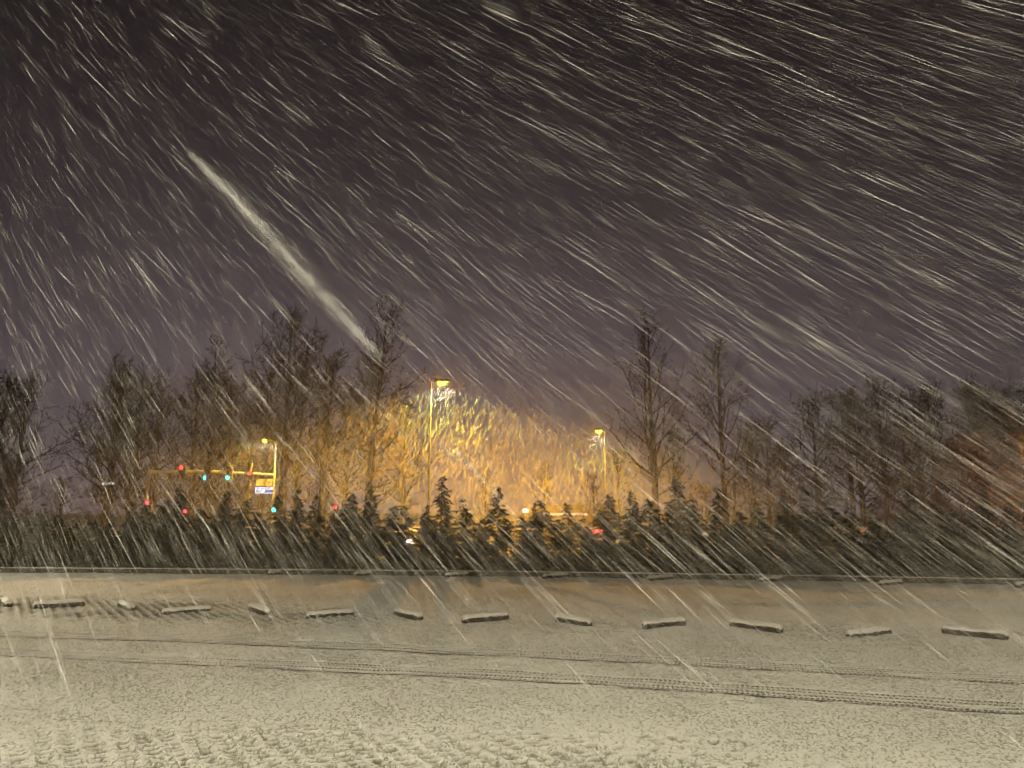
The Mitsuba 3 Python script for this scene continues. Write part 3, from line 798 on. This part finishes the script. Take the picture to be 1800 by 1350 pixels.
def wedge(n, y0, y1, top):
    """points spread evenly through the air ahead, a little wider than the view"""
    y = (rng.uniform(y0 ** 3, y1 ** 3, n)) ** (1 / 3)
    x = rng.uniform(-.85, .85, n) * y
    z = rng.uniform(0, 1, n) * (np.minimum(2 + .80 * y, top))
    return np.stack([x, y, z], -1)


def jitter(d, n, s):
    return unit(np.asarray(d) + rng.normal(0, s, (n, 3)))


parts_v, parts_f, at = [], [], 0


def add_snow(v, f):
    global at
    parts_v.append(v)
    parts_f.append(f + at)
    at += len(v)


for n, y0, y1 in ((3200, 2.2, 6.0), (43000, 5.0, 13.0), (31000, 13.0, 23.5)):
    c = wedge(n, y0, y1, 17.0)
    gust = (meshkit.fbm(c * 0.35, 2, 31) - .5)[:, None] * np.array([.10, 0, .12])
    d = unit(jitter(WIND, n, .035) + gust)
    L = .52 * rng.uniform(.45, 1.3, n)
    r = np.exp(rng.normal(math.log(.00066), .62, n)) * (1 if y1 < 14 else 1.15)
    r = np.minimum(r, .00042 * c[:, 1] + .0002)
    add_snow(*slivers(c, d, L, r, L * rng.normal(0, .006, n)))
for (lx, ly, lz), R, n in (((-3.55, 37, 8.35), 13.0, 40000), ((6.6, 56, 8.0), 12.0, 18000), ((-21.5, 66, 8.0), 9.0, 6000)):
    c = np.array([lx, ly, 0]) + np.stack([rng.uniform(-R, R, n), rng.uniform(-R, R, n) * .75, rng.uniform(0.3, lz, n)], -1)
    c = c[c[:, 1] > hedge_y(c[:, 0]) + 1.5]
    d = jitter(LEE, len(c), .17)
    L = .34 * rng.uniform(.6, 1.3, len(c))
    r = np.exp(rng.normal(math.log(.0048 if ly < 40 else .0072), .4, len(c)))
    add_snow(*slivers(c, d, L, r, L * rng.normal(0, .02, len(c))))
for (lx, ly, lz), n, sd, rad in (((-3.55, 37, 8.62), 1100, .62, .0042), ((6.6, 56, 8.3), 1100, .85, .006), ((-21.6, 64.4, 8.4), 1100, .9, .009)):   # snow eddying round the lamp heads
    c = np.array([lx, ly, lz]) + rng.normal(0, sd, (n, 3)) * np.array([1, .7, .8])
    c = c[np.linalg.norm(c - [lx, ly, lz + .1], axis=1) > .32]
    d = jitter(LEE, len(c), .3)
    add_snow(*slivers(c, d, .24 * rng.uniform(.6, 1.3, len(c)), rad * rng.uniform(.6, 1.2, len(c)), 0.0 * c[:, 0]))
# flakes close to the camera: loose strings of many small grains driven in file by the wind
OCT_V = np.array([[1, 0, 0], [-1, 0, 0], [0, 1, 0], [0, -1, 0], [0, 0, 1], [0, 0, -1.0]])
OCT_F = np.array([[0, 2, 4], [2, 1, 4], [1, 3, 4], [3, 0, 4], [2, 0, 5], [1, 2, 5], [3, 1, 5], [0, 3, 5]])


def string_of_grains(c, d, L, w, n, g, ends=1.5):
    s = rng.beta(ends, ends, n) - .5
    taper = np.clip((.5 - np.abs(s)) * 3, .25, 1) ** .5
    a = unit(np.cross(d, [0.3, 0.5, 0.8]))
    b = np.cross(d, a)
    ph, rr = rng.uniform(0, 6.283, n), w * rng.normal(0, .5, n) * taper
    bow = .006 * L * np.sin(s * 5 + rng.uniform(0, 6))
    p = c + s[:, None] * L * d + (rr * np.cos(ph) + bow)[:, None] * a + (rr * np.sin(ph))[:, None] * b
    size = g * rng.uniform(.55, 1.25, n)
    v = p[:, None] + size[:, None, None] * (OCT_V[None] * np.array([1, 1, 1.0]) + 1.6 * (OCT_V @ d)[None, :, None] * d)
    add_snow(v.reshape(-1, 3), (OCT_F[None] + (np.arange(n) * 6)[:, None, None]).reshape(-1, 3))


for c in wedge(210, .9, 5.0, 9.0):
    if c[2] < .15:
        continue
    string_of_grains(c, jitter(WIND, 1, .04)[0], .30 * rng.uniform(.5, 1.1), float(np.exp(rng.normal(math.log(.0046), .45))), int(rng.integers(60, 260)), .0005)
string_of_grains(np.array([-.292, .86, 2.328]), unit(np.array([.62, -.33, -.66])), .47, .0190, 5600, .00028, 1.45)   # the big one left of the middle
scene['falling_snow'] = ply((np.vstack(parts_v), np.vstack(parts_f)), 'mat_flake')
tag('falling_snow', 'wind driven snow falling slantwise through the night air', 'snow', kind='stuff')

# ------------------------------------------------------------------ the air: thin snow haze
scene['haze_air'] = {'type': 'homogeneous', 'albedo': {'type': 'rgb', 'value': .95}, 'sigma_t': {'type': 'rgb', 'value': .0022}}
scene['haze'] = {'type': 'cube', 'to_world': T().translate([0, 50, 9.5]).scale([125, 85, 11.2]), 'bsdf': {'type': 'null'}, 'interior': {'type': 'ref', 'id': 'haze_air'}}
tag('haze', 'thin haze of fine blowing snow over the whole place', kind='stuff')
